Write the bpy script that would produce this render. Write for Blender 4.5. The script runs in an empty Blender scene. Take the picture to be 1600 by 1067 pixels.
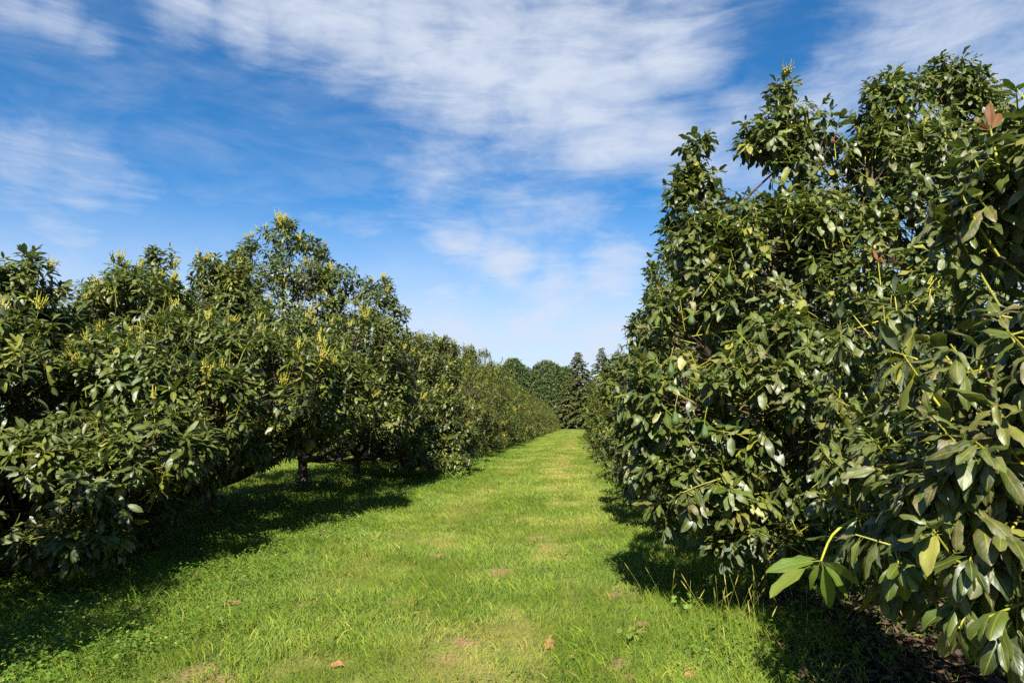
import bpy, math
import numpy as np
from mathutils import Vector, Matrix, Quaternion

# ------------------------------------------------------------------ scene, camera, light
S = bpy.context.scene
COL = S.collection
F_PX = 1600 / 36 * 24.0          # focal length in photo pixels
HORIZON = 658.0
TILT = math.atan((HORIZON - 533.5) / F_PX)
CAM = np.array([0.0, 0.0, 1.6])
ROW = 0.0977                     # the rows run along (ROW, 1)

cam_d = bpy.data.cameras.new("camera")
cam_d.lens = 24.0
cam_d.sensor_width = 36.0
cam_d.clip_start = 0.05
cam_d.clip_end = 2000
cam = bpy.data.objects.new("camera", cam_d)
cam.location = CAM
cam.rotation_euler = (math.radians(90) + TILT, 0, 0)
COL.objects.link(cam)
S.camera = cam

SUN_EL = math.radians(43)
SUN_AZ = math.radians(187)       # compass bearing of the sun, 0 = +Y (view direction), clockwise
sun_dir = np.array([math.sin(SUN_AZ) * math.cos(SUN_EL), math.cos(SUN_AZ) * math.cos(SUN_EL), math.sin(SUN_EL)])
sd = bpy.data.lights.new("sun", 'SUN')
sd.energy = 5.0
sd.angle = math.radians(0.53)
sd.color = (1.0, 0.955, 0.88)
so = bpy.data.objects.new("sun", sd)
so.rotation_euler = Vector(sun_dir).to_track_quat('Z', 'Y').to_euler()
COL.objects.link(so)

S.view_settings.view_transform = 'Standard'
S.view_settings.look = 'None'
S.view_settings.exposure = 1.45
S.view_settings.gamma = 1
cy = S.cycles
cy.max_bounces = 6
cy.diffuse_bounces = 3
cy.glossy_bounces = 2
cy.transmission_bounces = 3
cy.transparent_max_bounces = 4
cy.caustics_reflective = False
cy.caustics_refractive = False
cy.use_denoising = False


def px_dir(px, py):
    u = (px - 800) / F_PX
    v = (533.5 - py) / F_PX
    return np.array([u, math.cos(TILT) - v * math.sin(TILT), math.sin(TILT) + v * math.cos(TILT)])


def at(px, py, Y):
    d = px_dir(px, py)
    return CAM + d * (Y / d[1])


def ground_at(px, py):
    d = px_dir(px, py)
    return CAM + d * (-CAM[2] / d[2])


# ------------------------------------------------------------------ node helpers
class NT:
    def __init__(self, tree):
        self.t = tree
        tree.nodes.clear()

    def n(self, typ, **kw):
        nd = self.t.nodes.new(typ)
        for k, v in kw.items():
            if k.startswith('i_'):
                nd.inputs[k[2:].replace('_', ' ')].default_value = v
            else:
                setattr(nd, k, v)
        return nd

    def link(self, a, b):
        self.t.links.new(a, b)

    def val(self, x, sock):
        if hasattr(x, 'is_output'):
            self.link(x, sock)
        else:
            sock.default_value = x

    def math(self, op, a, b=0.0, c=None, clamp=False):
        nd = self.t.nodes.new('ShaderNodeMath')
        nd.operation = op
        nd.use_clamp = clamp
        self.val(a, nd.inputs[0])
        self.val(b, nd.inputs[1])
        if c is not None:
            self.val(c, nd.inputs[2])
        return nd.outputs[0]

    def vmath(self, op, a, b=(0, 0, 0), out=0):
        nd = self.t.nodes.new('ShaderNodeVectorMath')
        nd.operation = op
        self.val(a, nd.inputs[0])
        self.val(b, nd.inputs[1])
        return nd.outputs[out]

    def mix(self, fac, a, b, blend='MIX'):
        nd = self.t.nodes.new('ShaderNodeMix')
        nd.data_type = 'RGBA'
        nd.blend_type = blend
        nd.clamp_factor = True
        self.val(fac, nd.inputs[0])
        for x, s in ((a, nd.inputs[6]), (b, nd.inputs[7])):
            if hasattr(x, 'is_output'):
                self.link(x, s)
            else:
                s.default_value = (*x, 1.0) if len(x) == 3 else x
        return nd.outputs[2]

    def ramp(self, x, lo, hi, a=0.0, b=1.0, smooth=True):
        nd = self.t.nodes.new('ShaderNodeMapRange')
        nd.interpolation_type = 'SMOOTHSTEP' if smooth else 'LINEAR'
        self.val(x, nd.inputs[0])
        nd.inputs[1].default_value = lo
        nd.inputs[2].default_value = hi
        nd.inputs[3].default_value = a
        nd.inputs[4].default_value = b
        return nd.outputs[0]

    def noise(self, vec, scale, detail=4.0, rough=0.55, dist=0.0, dims='3D'):
        nd = self.t.nodes.new('ShaderNodeTexNoise')
        nd.noise_dimensions = dims
        if vec is not None:
            self.link(vec, nd.inputs['Vector'])
        nd.inputs['Scale'].default_value = scale
        nd.inputs['Detail'].default_value = detail
        nd.inputs['Roughness'].default_value = rough
        nd.inputs['Distortion'].default_value = dist
        return nd.outputs[0]

    def attr(self, name):
        nd = self.t.nodes.new('ShaderNodeAttribute')
        nd.attribute_name = name
        return nd.outputs['Fac']


# ------------------------------------------------------------------ world: sky with cirrus
W = bpy.data.worlds.new("World")
S.world = W
W.use_nodes = True
nt = NT(W.node_tree)
out = nt.n('ShaderNodeOutputWorld')
bg = nt.n('ShaderNodeBackground')
nt.link(bg.outputs[0], out.inputs[0])
sky = nt.n('ShaderNodeTexSky')
sky.sky_type = 'NISHITA'
sky.sun_disc = False
sky.sun_elevation = SUN_EL
sky.sun_rotation = SUN_AZ
sky.altitude = 1500
sky.air_density = 1.0
sky.dust_density = 0.35
sky.ozone_density = 2.2
hsv = nt.n('ShaderNodeHueSaturation')
hsv.inputs['Saturation'].default_value = 1.28
hsv.inputs['Value'].default_value = 1.0
nt.link(sky.outputs[0], hsv.inputs['Color'])
tc = nt.n('ShaderNodeTexCoord')
dirv = tc.outputs['Generated']
sep = nt.n('ShaderNodeSeparateXYZ')
nt.link(dirv, sep.inputs[0])
# bearing and height in the sky, so that the cirrus strands can be laid across it
bear = nt.math('ARCTAN2', sep.outputs[0], sep.outputs[1])
elev = nt.math('ARCSINE', sep.outputs[2])
comb = nt.n('ShaderNodeCombineXYZ')
nt.link(bear, comb.inputs[0])
nt.link(elev, comb.inputs[1])
rot = nt.n('ShaderNodeMapping')
rot.inputs['Rotation'].default_value = (0, 0, math.radians(20))
rot.inputs['Scale'].default_value = (1.0, 2.6, 1)
nt.link(comb.outputs[0], rot.inputs[0])
fib = nt.noise(rot.outputs[0], 4.0, 12, 0.62, 0.5)
rot2 = nt.n('ShaderNodeMapping')
rot2.inputs['Rotation'].default_value = (0, 0, math.radians(32))
rot2.inputs['Scale'].default_value = (1.0, 1.5, 1)
nt.link(comb.outputs[0], rot2.inputs[0])
puff = nt.noise(rot2.outputs[0], 6.5, 12, 0.62, 0.25)
# where cirrus stands in the sky: (pixel-derived direction, spread, strength)
BL = [(290, 15, .07, .85), (380, 25, .08, .8), (470, 20, .10, .8), (560, 45, .12, .9), (660, 60, .14, 1.0), (760, 80, .16, 1.05), (850, 110, .17, 1.05),
      (940, 160, .16, 1.0), (880, 10, .17, .85), (1030, 90, .13, .85), (1020, 200, .13, .75), (1110, 240, .11, .65), (1140, 200, .10, .6),
      (1430, 40, .20, .72), (1560, 90, .2, .78), (1330, 150, .13, .62), (1250, 250, .2, .6),
      (95, 25, .045, .62), (150, 60, .04, .52), (30, 8, .05, .45),
      (30, 265, .09, .62), (120, 275, .09, .55), (205, 300, .06, .45), (90, 330, .09, .42),
      (790, 425, .09, .95), (720, 390, .08, .8), (870, 445, .08, .8), (960, 430, .09, .9), (800, 350, .10, .55),
      (700, 270, .16, .40), (880, 330, .16, .44), (600, 200, .10, .30), (380, 260, .10, .22),
      (90, 440, .12, .66), (560, 390, .08, .50), (500, 370, .06, .4), (680, 510, .13, .95), (850, 510, .16, .95), (960, 540, .13, .9), (760, 470, .10, .75), (930, 480, .1, .75)]
tot = None
for bx, by, sp, st in BL:
    d = px_dir(bx, by)
    d = d / np.linalg.norm(d)
    dist = nt.vmath('DISTANCE', dirv, tuple(d), out=1)
    g = nt.ramp(dist, 0.0, sp * 1.35, st, 0.0)
    tot = g if tot is None else nt.math('MAXIMUM', tot, g)
    if True:
        pass
tex = nt.math('ADD', nt.math('MULTIPLY', fib, 0.60), nt.math('MULTIPLY', puff, 0.40))
rot3 = nt.n('ShaderNodeMapping')
rot3.inputs['Rotation'].default_value = (0, 0, math.radians(27))
rot3.inputs['Scale'].default_value = (1.0, 4.5, 1)
nt.link(comb.outputs[0], rot3.inputs[0])
fine = nt.noise(rot3.outputs[0], 6.5, 8, 0.62, 0.8)
tex = nt.math('ADD', nt.math('SUBTRACT', tex, 0.5), nt.math('MULTIPLY', nt.math('SUBTRACT', fine, 0.5), 0.40))
dens = nt.ramp(nt.math('ADD', tot, nt.math('MULTIPLY', tex, 2.1)), 0.05, 1.20, 0.0, 0.95)
veil = nt.ramp(nt.math('ADD', nt.math('MULTIPLY', fib, .6), nt.math('MULTIPLY', fine, .4)), 0.36, 0.72, 0.0, 0.26)
dens = nt.math('MAXIMUM', dens, veil)
pufm = nt.ramp(puff, 0.28, 0.75, 0.0, 1.0)
hz = nt.ramp(sep.outputs[2], 0.08, 0.33, 0.95, 0.0)
dens = nt.math('MAXIMUM', dens, nt.math('MULTIPLY', hz, nt.math('ADD', 0.75, nt.math('MULTIPLY', pufm, 0.35))))
dens = nt.math('MINIMUM', nt.math('MAXIMUM', dens, 0.0), 0.92)
skyc = nt.mix(1.0, hsv.outputs[0], (0.038, 0.058, 0.062), 'MULTIPLY')
final = nt.mix(dens, skyc, (0.262, 0.288, 0.335))
nt.link(final, bg.inputs[0])
bg.inputs[1].default_value = 1.0


# ------------------------------------------------------------------ materials
def new_mat(name):
    m = bpy.data.materials.new(name)
    m.use_nodes = True
    return m, NT(m.node_tree)


def leaf_material(name, dark, mid, yellow, under, trans, rough=0.38, tw=0.20, vein=True, bronze=(0.17, 0.120, 0.055), spec=0.62):
    m, t = new_mat(name)
    o = t.n('ShaderNodeOutputMaterial')
    rnd, age, brz = t.attr('rnd'), t.attr('age'), t.attr('brz')
    tco = t.n('ShaderNodeTexCoord')
    c = t.mix(rnd, dark, mid)
    c = t.mix(age, c, yellow)
    mott = t.noise(tco.outputs['Object'], 38, 3, 0.6)
    patch = t.ramp(mott, 0.35, 0.68)
    c = t.mix(t.math('MULTIPLY', patch, brz), c, bronze)
    p = t.n('ShaderNodeBsdfPrincipled')
    if vein:
        speck = t.ramp(t.noise(tco.outputs['Object'], 210, 2, 0.5), 0.66, 0.72, 0.0, 0.55)
        c = t.mix(t.math('MULTIPLY', speck, t.math('ADD', 0.25, brz)), c, (0.05, 0.028, 0.014))
        dust = t.ramp(t.noise(tco.outputs['Object'], 16, 4, 0.65), 0.50, 0.8, 0.0, 0.20)
        c = t.mix(dust, c, (0.095, 0.100, 0.042))
        uv = t.n('ShaderNodeSeparateXYZ')
        t.link(tco.outputs['UV'], uv.inputs[0])
        au = t.math('ABSOLUTE', t.math('SUBTRACT', uv.outputs[0], 0.5))
        rib = t.ramp(au, 0.015, 0.06, 1.0, 0.0)
        ph = t.math('SUBTRACT', t.math('MULTIPLY', uv.outputs[1], 60.0), t.math('MULTIPLY', au, 26.0))
        wav = t.math('SINE', ph)
        lat = t.ramp(wav, 0.80, 1.0, 0.0, 0.16)
        c = t.mix(lat, c, tuple(0.6 * a + 0.4 * b for a, b in zip(mid, yellow)))
        c = t.mix(t.math('MULTIPLY', rib, 0.75), c, tuple(0.25 * a + 0.75 * b for a, b in zip(mid, yellow)))
        stalk = t.ramp(uv.outputs[1], 0.11, 0.16, 0.9, 0.0)
        c = t.mix(stalk, c, (0.24, 0.23, 0.03))
        bmp = t.n('ShaderNodeBump')
        bmp.inputs['Strength'].default_value = 0.06
        bmp.inputs['Distance'].default_value = 0.004
        t.link(wav, bmp.inputs['Height'])
        t.link(bmp.outputs[0], p.inputs['Normal'])
    geo = t.n('ShaderNodeNewGeometry')
    c = t.mix(geo.outputs['Backfacing'], c, t.mix(age, under, yellow))
    t.link(c, p.inputs['Base Color'])
    t.link(t.math('ADD', t.math('MULTIPLY', geo.outputs['Backfacing'], 0.25), t.math('ADD', t.math('ADD', rough, t.math('MULTIPLY', patch, 0.14)), t.math('MULTIPLY', rnd, 0.12))), p.inputs['Roughness'])
    p.inputs['Specular IOR Level'].default_value = spec
    tr = t.n('ShaderNodeBsdfTranslucent')
    t.link(t.mix(age, trans, tuple(min(1, 1.3 * y) for y in yellow)), tr.inputs[0])
    mx = t.n('ShaderNodeMixShader')
    mx.inputs[0].default_value = tw
    t.link(p.outputs[0], mx.inputs[1])
    t.link(tr.outputs[0], mx.inputs[2])
    t.link(mx.outputs[0], o.inputs[0])
    return m


M_LEAF = leaf_material("avocado_leaf", (0.008, 0.019, 0.003), (0.078, 0.112, 0.010), (0.22, 0.215, 0.022),
                       (0.075, 0.098, 0.048), (0.10, 0.155, 0.018))
M_LEAF_FAR = leaf_material("avocado_leaf_distant", (0.010, 0.022, 0.003), (0.082, 0.116, 0.010), (0.23, 0.21, 0.024),
                           (0.060, 0.085, 0.030), (0.10, 0.155, 0.018), vein=False, rough=.5, spec=.3)
M_RED = leaf_material("young_red_leaf", (0.085, 0.016, 0.010), (0.14, 0.034, 0.016), (0.20, 0.13, 0.02),
                      (0.10, 0.035, 0.02), (0.2, 0.05, 0.02), vein=True, rough=.55, spec=.25)
M_LIME = leaf_material("lime_leaf", (0.050, 0.095, 0.010), (0.095, 0.150, 0.015), (0.20, 0.19, 0.025),
                       (0.16, 0.22, 0.06), (0.28, 0.40, 0.05), rough=0.3, tw=0.3)
M_CONIFER = leaf_material("conifer_needles", (0.026, 0.038, 0.011), (0.080, 0.088, 0.022), (0.19, 0.16, 0.045),
                          (0.03, 0.045, 0.02), (0.06, 0.08, 0.02), rough=0.6, tw=0.15, vein=False, spec=0.2)
M_PINE = leaf_material("pine_needles", (0.036, 0.058, 0.017), (0.098, 0.130, 0.036), (0.15, 0.17, 0.04),
                       (0.04, 0.07, 0.028), (0.08, 0.12, 0.03), rough=0.6, tw=0.15, vein=False, spec=0.2)
M_WEED = leaf_material("weed_leaf", (0.036, 0.082, 0.008), (0.115, 0.195, 0.016), (0.25, 0.29, 0.05),
                       (0.09, 0.16, 0.035), (0.16, 0.30, 0.03), rough=0.45, tw=0.28, vein=False, spec=0.35)
M_GRASS = leaf_material("grass_blade", (0.030, 0.066, 0.006), (0.228, 0.315, 0.022), (0.37, 0.30, 0.075),
                        (0.12, 0.18, 0.022), (0.25, 0.34, 0.03), rough=0.45, tw=0.30, vein=False, bronze=(0.30, 0.24, 0.09), spec=0.35)
M_DEAD = leaf_material("dead_leaf", (0.035, 0.022, 0.013), (0.10, 0.062, 0.036), (0.29, 0.14, 0.055),
                       (0.13, 0.085, 0.055), (0.10, 0.05, 0.02), rough=0.7, tw=0.08, vein=False, spec=0.25)


def simple_mat(name, c1, c2, scale, rough=0.7, bump=0.0, spec=0.3, stretch=(1, 1, 1)):
    m, t = new_mat(name)
    o = t.n('ShaderNodeOutputMaterial')
    tco = t.n('ShaderNodeTexCoord')
    mp = t.n('ShaderNodeMapping')
    mp.inputs['Scale'].default_value = stretch
    t.link(tco.outputs['Object'], mp.inputs[0])
    f = t.noise(mp.outputs[0], scale, 5, 0.65)
    p = t.n('ShaderNodeBsdfPrincipled')
    t.link(t.mix(t.ramp(f, 0.3, 0.7), c1, c2), p.inputs['Base Color'])
    p.inputs['Roughness'].default_value = rough
    p.inputs['Specular IOR Level'].default_value = spec
    if bump:
        b = t.n('ShaderNodeBump')
        b.inputs['Strength'].default_value = bump
        b.inputs['Distance'].default_value = 0.02
        t.link(f, b.inputs['Height'])
        t.link(b.outputs[0], p.inputs['Normal'])
    t.link(p.outputs[0], o.inputs[0])
    return m


M_BARK = simple_mat("bark", (0.035, 0.025, 0.019), (0.125, 0.085, 0.062), 14, 0.85, 0.8, 0.2, (1, 1, 0.35))
M_TWIG = simple_mat("green_twig", (0.14, 0.145, 0.016), (0.28, 0.265, 0.026), 9, 0.5)
M_BROWN_TWIG = simple_mat("brown_twig", (0.045, 0.030, 0.020), (0.10, 0.065, 0.040), 12, 0.7)
M_FLOWER = simple_mat("flower_stalk", (0.22, 0.235, 0.016), (0.34, 0.32, 0.030), 25, 0.55)
M_BUD = simple_mat("flower_bud", (0.36, 0.32, 0.045), (0.31, 0.20, 0.07), 18, 0.6)
M_FRUIT = simple_mat("avocado_skin", (0.026, 0.056, 0.007), (0.058, 0.098, 0.012), 130, 0.42, 0.5, 0.5)


# ------------------------------------------------------------------ mesh plumbing
def build(name, parts, mats, parent=None, loc=None, smooth=True):
    """parts: list of dicts V (n,3), F (m,k), mat, optional uv (n,2), rnd, age, brz (n)"""
    nv = sum(len(p['V']) for p in parts)
    V = np.concatenate([p['V'] for p in parts]).astype(np.float32)
    if loc is not None:
        V = V - np.asarray(loc, np.float32)
    loops, starts, mi = [], [], []
    off = 0
    lo = 0
    for p in parts:
        Fl = p['F'] if isinstance(p['F'], list) else [p['F']]
        for F in Fl:
            loops.append((F + off).ravel())
            k = F.shape[1]
            starts.append(lo + np.arange(len(F)) * k)
            lo += F.size
            mi.append(np.full(len(F), p.get('mat', 0)))
        off += len(p['V'])
    loops = np.concatenate(loops).astype(np.int32)
    starts = np.concatenate(starts).astype(np.int32)
    mi = np.concatenate(mi).astype(np.int32)
    me = bpy.data.meshes.new(name)
    me.vertices.add(nv)
    me.vertices.foreach_set('co', V.ravel())
    me.loops.add(len(loops))
    me.loops.foreach_set('vertex_index', loops)
    me.polygons.add(len(starts))
    me.polygons.foreach_set('loop_start', starts)
    me.polygons.foreach_set('material_index', mi)
    me.polygons.foreach_set('use_smooth', np.full(len(starts), smooth))
    if any('uv' in p for p in parts):
        uv = np.concatenate([p.get('uv', np.zeros((len(p['V']), 2))) for p in parts]).astype(np.float32)
        ul = me.uv_layers.new(name='UVMap')
        ul.data.foreach_set('uv', uv[loops].ravel())
    for key in ('rnd', 'age', 'brz', 'soil', 'litter', 'dry'):
        if any(key in p for p in parts):
            a = np.concatenate([p.get(key, np.zeros(len(p['V']))) for p in parts]).astype(np.float32)
            at_ = me.attributes.new(key, 'FLOAT', 'POINT')
            at_.data.foreach_set('value', a)
    for m in mats:
        me.materials.append(m)
    me.update(calc_edges=True)
    o = bpy.data.objects.new(name, me)
    COL.objects.link(o)
    if loc is not None:
        o.location = loc
    if parent is not None:
        o.parent = parent
    return o


def thing(name, label, cat, loc, group=None):
    o = bpy.data.objects.new(name, None)
    o.empty_display_size = 0.3
    COL.objects.link(o)
    o.location = loc
    o['label'] = label
    o['category'] = cat
    if group:
        o['group'] = group
    return o


def unit(a):
    return a / np.maximum(np.linalg.norm(a, axis=-1, keepdims=True), 1e-9)


LODS = {
    0: ([0, .14, .20, .32, .48, .64, .80, .92, 1], [.05, .06, .38, .76, .98, 1.0, .80, .46, .05]),
    1: ([0, .14, .30, .55, .82, 1], [.05, .06, .68, 1.0, .70, .04]),
    2: ([.05, .30, .65, 1], [.06, .80, .90, .03]),
    3: ([0, .45, 1], [.15, 1.0, .03]),
}


def leaves(pos, d, up, L, Wd, bend, fold, lod, rnd, age, brz, mat=0, wave=0.10):
    ts, ws = (np.array(a) for a in LODS[max(lod, 0)])
    cols = np.array([-1, -.5, 0, .5, 1]) if lod < 0 else np.array([-1.0, 0, 1])
    R, C = len(ts), len(cols)
    N = len(pos)
    y = unit(d)
    z = unit(up - (up * y).sum(1, keepdims=True) * y)
    x = np.cross(y, z)
    b = np.where(np.abs(bend) < 1e-3, 1e-3, bend)[:, None]
    ph = b * ts[None]
    along = L[:, None] * np.sin(ph) / b
    down = -L[:, None] * (1 - np.cos(ph)) / b
    half = Wd[:, None] * 0.5 * ws[None]
    V = np.empty((N, R, C, 3))
    uv = np.empty((N, R, C, 2))
    wv = wave * Wd[:, None] * np.sin(ts[None] * 11 + rnd[:, None] * 40) * ws[None]
    wv2 = wave * Wd[:, None] * np.sin(ts[None] * 12 + rnd[:, None] * 77 + 1.7) * ws[None]
    for k, q in enumerate(cols):
        lift = abs(q) ** 1.5 * half * fold[:, None] + (wv if q < 0 else wv2) * q * q
        if lod < 0:      # puffed blade either side of the midrib
            lift = lift + half * 0.16 * (abs(q) == .5)
        V[:, :, k] = (pos[:, None] + x[:, None] * (q * half)[..., None] + y[:, None] * (along + lift * np.sin(ph))[..., None]
                      + z[:, None] * (down + lift * np.cos(ph))[..., None])
        uv[:, :, k, 0] = 0.5 + 0.5 * q
        uv[:, :, k, 1] = ts[None]
    base = (np.arange(N) * R * C)[:, None, None]
    r = np.arange(R - 1)[None, :, None]
    qd = []
    for k in range(C - 1):
        a = base + r * C + k
        qd.append(np.stack([a, a + 1, a + C + 1, a + C], -1).reshape(-1, 4))
    rep = lambda a: np.repeat(a, R * C)
    return dict(V=V.reshape(-1, 3), F=np.concatenate(qd), uv=uv.reshape(-1, 2), rnd=rep(rnd), age=rep(age), brz=rep(brz), mat=mat)


def tubes(P, rad, sides=4, mat=0):
    P = np.asarray(P, float)
    N, R, _ = P.shape
    rad = np.broadcast_to(rad, (N, R))
    T = unit(np.gradient(P, axis=1))
    ref = np.zeros((N, 1, 3))
    horiz = np.abs(T[:, :1, 2:3]) > 0.8
    ref = np.where(horiz, np.array([1.0, 0.13, 0]), np.array([0.1, 0.05, 1.0]))
    X = unit(np.cross(T, np.broadcast_to(ref, T.shape)))
    Y = np.cross(T, X)
    ang = np.arange(sides) * 2 * math.pi / sides
    V = P[:, :, None] + rad[:, :, None, None] * (X[:, :, None] * np.cos(ang)[:, None] + Y[:, :, None] * np.sin(ang)[:, None])
    base = (np.arange(N) * R * sides)[:, None, None]
    r = (np.arange(R - 1) * sides)[None, :, None]
    k = np.arange(sides)[None, None]
    k2 = (k + 1) % sides
    Fq = np.stack(np.broadcast_arrays(base + r + k, base + r + k2, base + r + sides + k2, base + r + sides + k), -1).reshape(-1, 4)
    return dict(V=V.reshape(-1, 3), F=Fq, mat=mat)


def bez(p0, p1, p2, p3, n):
    t = np.linspace(0, 1, n)[:, None]
    return (1 - t) ** 3 * p0 + 3 * (1 - t) ** 2 * t * p1 + 3 * (1 - t) * t * t * p2 + t ** 3 * p3


def hash2(ix, iy, seed):
    h = (ix.astype(np.int64) * 374761393 + iy.astype(np.int64) * 668265263 + seed * 982451653) & 0x7fffffff
    h = (h ^ (h >> 13)) * 1274126177 & 0x7fffffff
    return ((h ^ (h >> 16)) & 0xffff) / 65535.0


def vn(x, y, seed=0, octaves=3):
    r = 0
    amp, tot_ = 1.0, 0.0
    for o in range(octaves):
        xi, yi = np.floor(x), np.floor(y)
        fx, fy = x - xi, y - yi
        fx, fy = fx * fx * (3 - 2 * fx), fy * fy * (3 - 2 * fy)
        a, b = hash2(xi, yi, seed + o), hash2(xi + 1, yi, seed + o)
        c, d = hash2(xi, yi + 1, seed + o), hash2(xi + 1, yi + 1, seed + o)
        r = r + amp * ((a * (1 - fx) + b * fx) * (1 - fy) + (c * (1 - fx) + d * fx) * fy)
        tot_ += amp
        amp *= 0.5
        x, y = x * 2.03 + 7.1, y * 2.03 + 3.3
    return r / tot_


def sstep(x, a, b):
    t = np.clip((x - a) / (b - a), 0, 1)
    return t * t * (3 - 2 * t)


# ------------------------------------------------------------------ flower sprays, fruit
def spray_geo(rng, h=0.13):
    n = rng.integers(6, 10)
    P, buds = [], []
    for i in range(n):
        a = i * 2.4 + rng.normal(0, .3)
        out_ = rng.uniform(.12, .42)
        e = np.array([math.cos(a) * out_, math.sin(a) * out_, 1.0]) * h * rng.uniform(.7, 1.15)
        m = np.array([math.cos(a) * out_ * .75, math.sin(a) * out_ * .75, .35]) * h
        c = bez(np.zeros(3), m * .5, m, e, 5)
        P.append(c)
        for t in rng.uniform(.35, 1, 7):
            q = c[min(4, int(t * 4))] + rng.normal(0, h * .055, 3)
            buds.append(q)
    t1 = tubes(np.array(P), np.linspace(.0055, .0034, 5)[None], 4, 0)
    B = np.array(buds)
    o6 = np.array([[1, 0, 0], [-1, 0, 0], [0, 1, 0], [0, -1, 0], [0, 0, 1.3], [0, 0, -1.3]]) * h * .042
    Vb = (B[:, None] + o6[None] * rng.uniform(.7, 1.4, (len(B), 1, 1))).reshape(-1, 3)
    f8 = np.array([[0, 2, 4], [2, 1, 4], [1, 3, 4], [3, 0, 4], [2, 0, 5], [1, 2, 5], [3, 1, 5], [0, 3, 5]])
    Fb = (np.arange(len(B))[:, None, None] * 6 + f8[None]).reshape(-1, 3)
    return [t1, dict(V=Vb, F=Fb, mat=1)]


_r = np.random.default_rng(77)
SPRAYS = []
for i in range(4):
    o = build('flower_spray', spray_geo(_r, .12 + .02 * i), [M_FLOWER, M_BUD])
    SPRAYS.append(o.data)
    bpy.data.objects.remove(o)


def place_spray(parent, p, d, s, rng):
    me = SPRAYS[rng.integers(0, len(SPRAYS))]
    o = bpy.data.objects.new('flower_spray', me)
    COL.objects.link(o)
    o.parent = parent
    q = Vector(d).to_track_quat('Z', 'Y') @ Quaternion((0, 0, 1), rng.uniform(0, 6.28))
    o.rotation_mode = 'QUATERNION'
    o.rotation_quaternion = q
    o.location = Vector(p) - parent.location
    o.scale = (s, s, s)
    return o


def avocado(parent, p, s=1.0):
    prof = [(0, 0), (.006, -.001), (.013, -.010), (.017, -.026), (.025, -.050), (.031, -.070), (.030, -.088), (.021, -.102), (.009, -.108), (0, -.109)]
    n = 16
    V = []
    for r, z in prof:
        for k in range(n):
            a = 2 * math.pi * k / n
            V.append((r * math.cos(a), r * math.sin(a), z))
    Fq = [[i * n + k, i * n + (k + 1) % n, (i + 1) * n + (k + 1) % n, (i + 1) * n + k] for i in range(len(prof) - 1) for k in range(n)]
    body = dict(V=np.array(V) * s, F=np.array(Fq)[:, ::-1], mat=0)
    st = tubes(np.array([bez(np.array([0, 0, -.002]), np.array([.0, 0, .04]), np.array([.012, .0, .08]), np.array([.03, .02, .13]), 6)]), .0028, 5, 1)
    o = build('avocado', [body, st], [M_FRUIT, M_TWIG], parent)
    o.location = Vector(p) - parent.location
    return o


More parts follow.
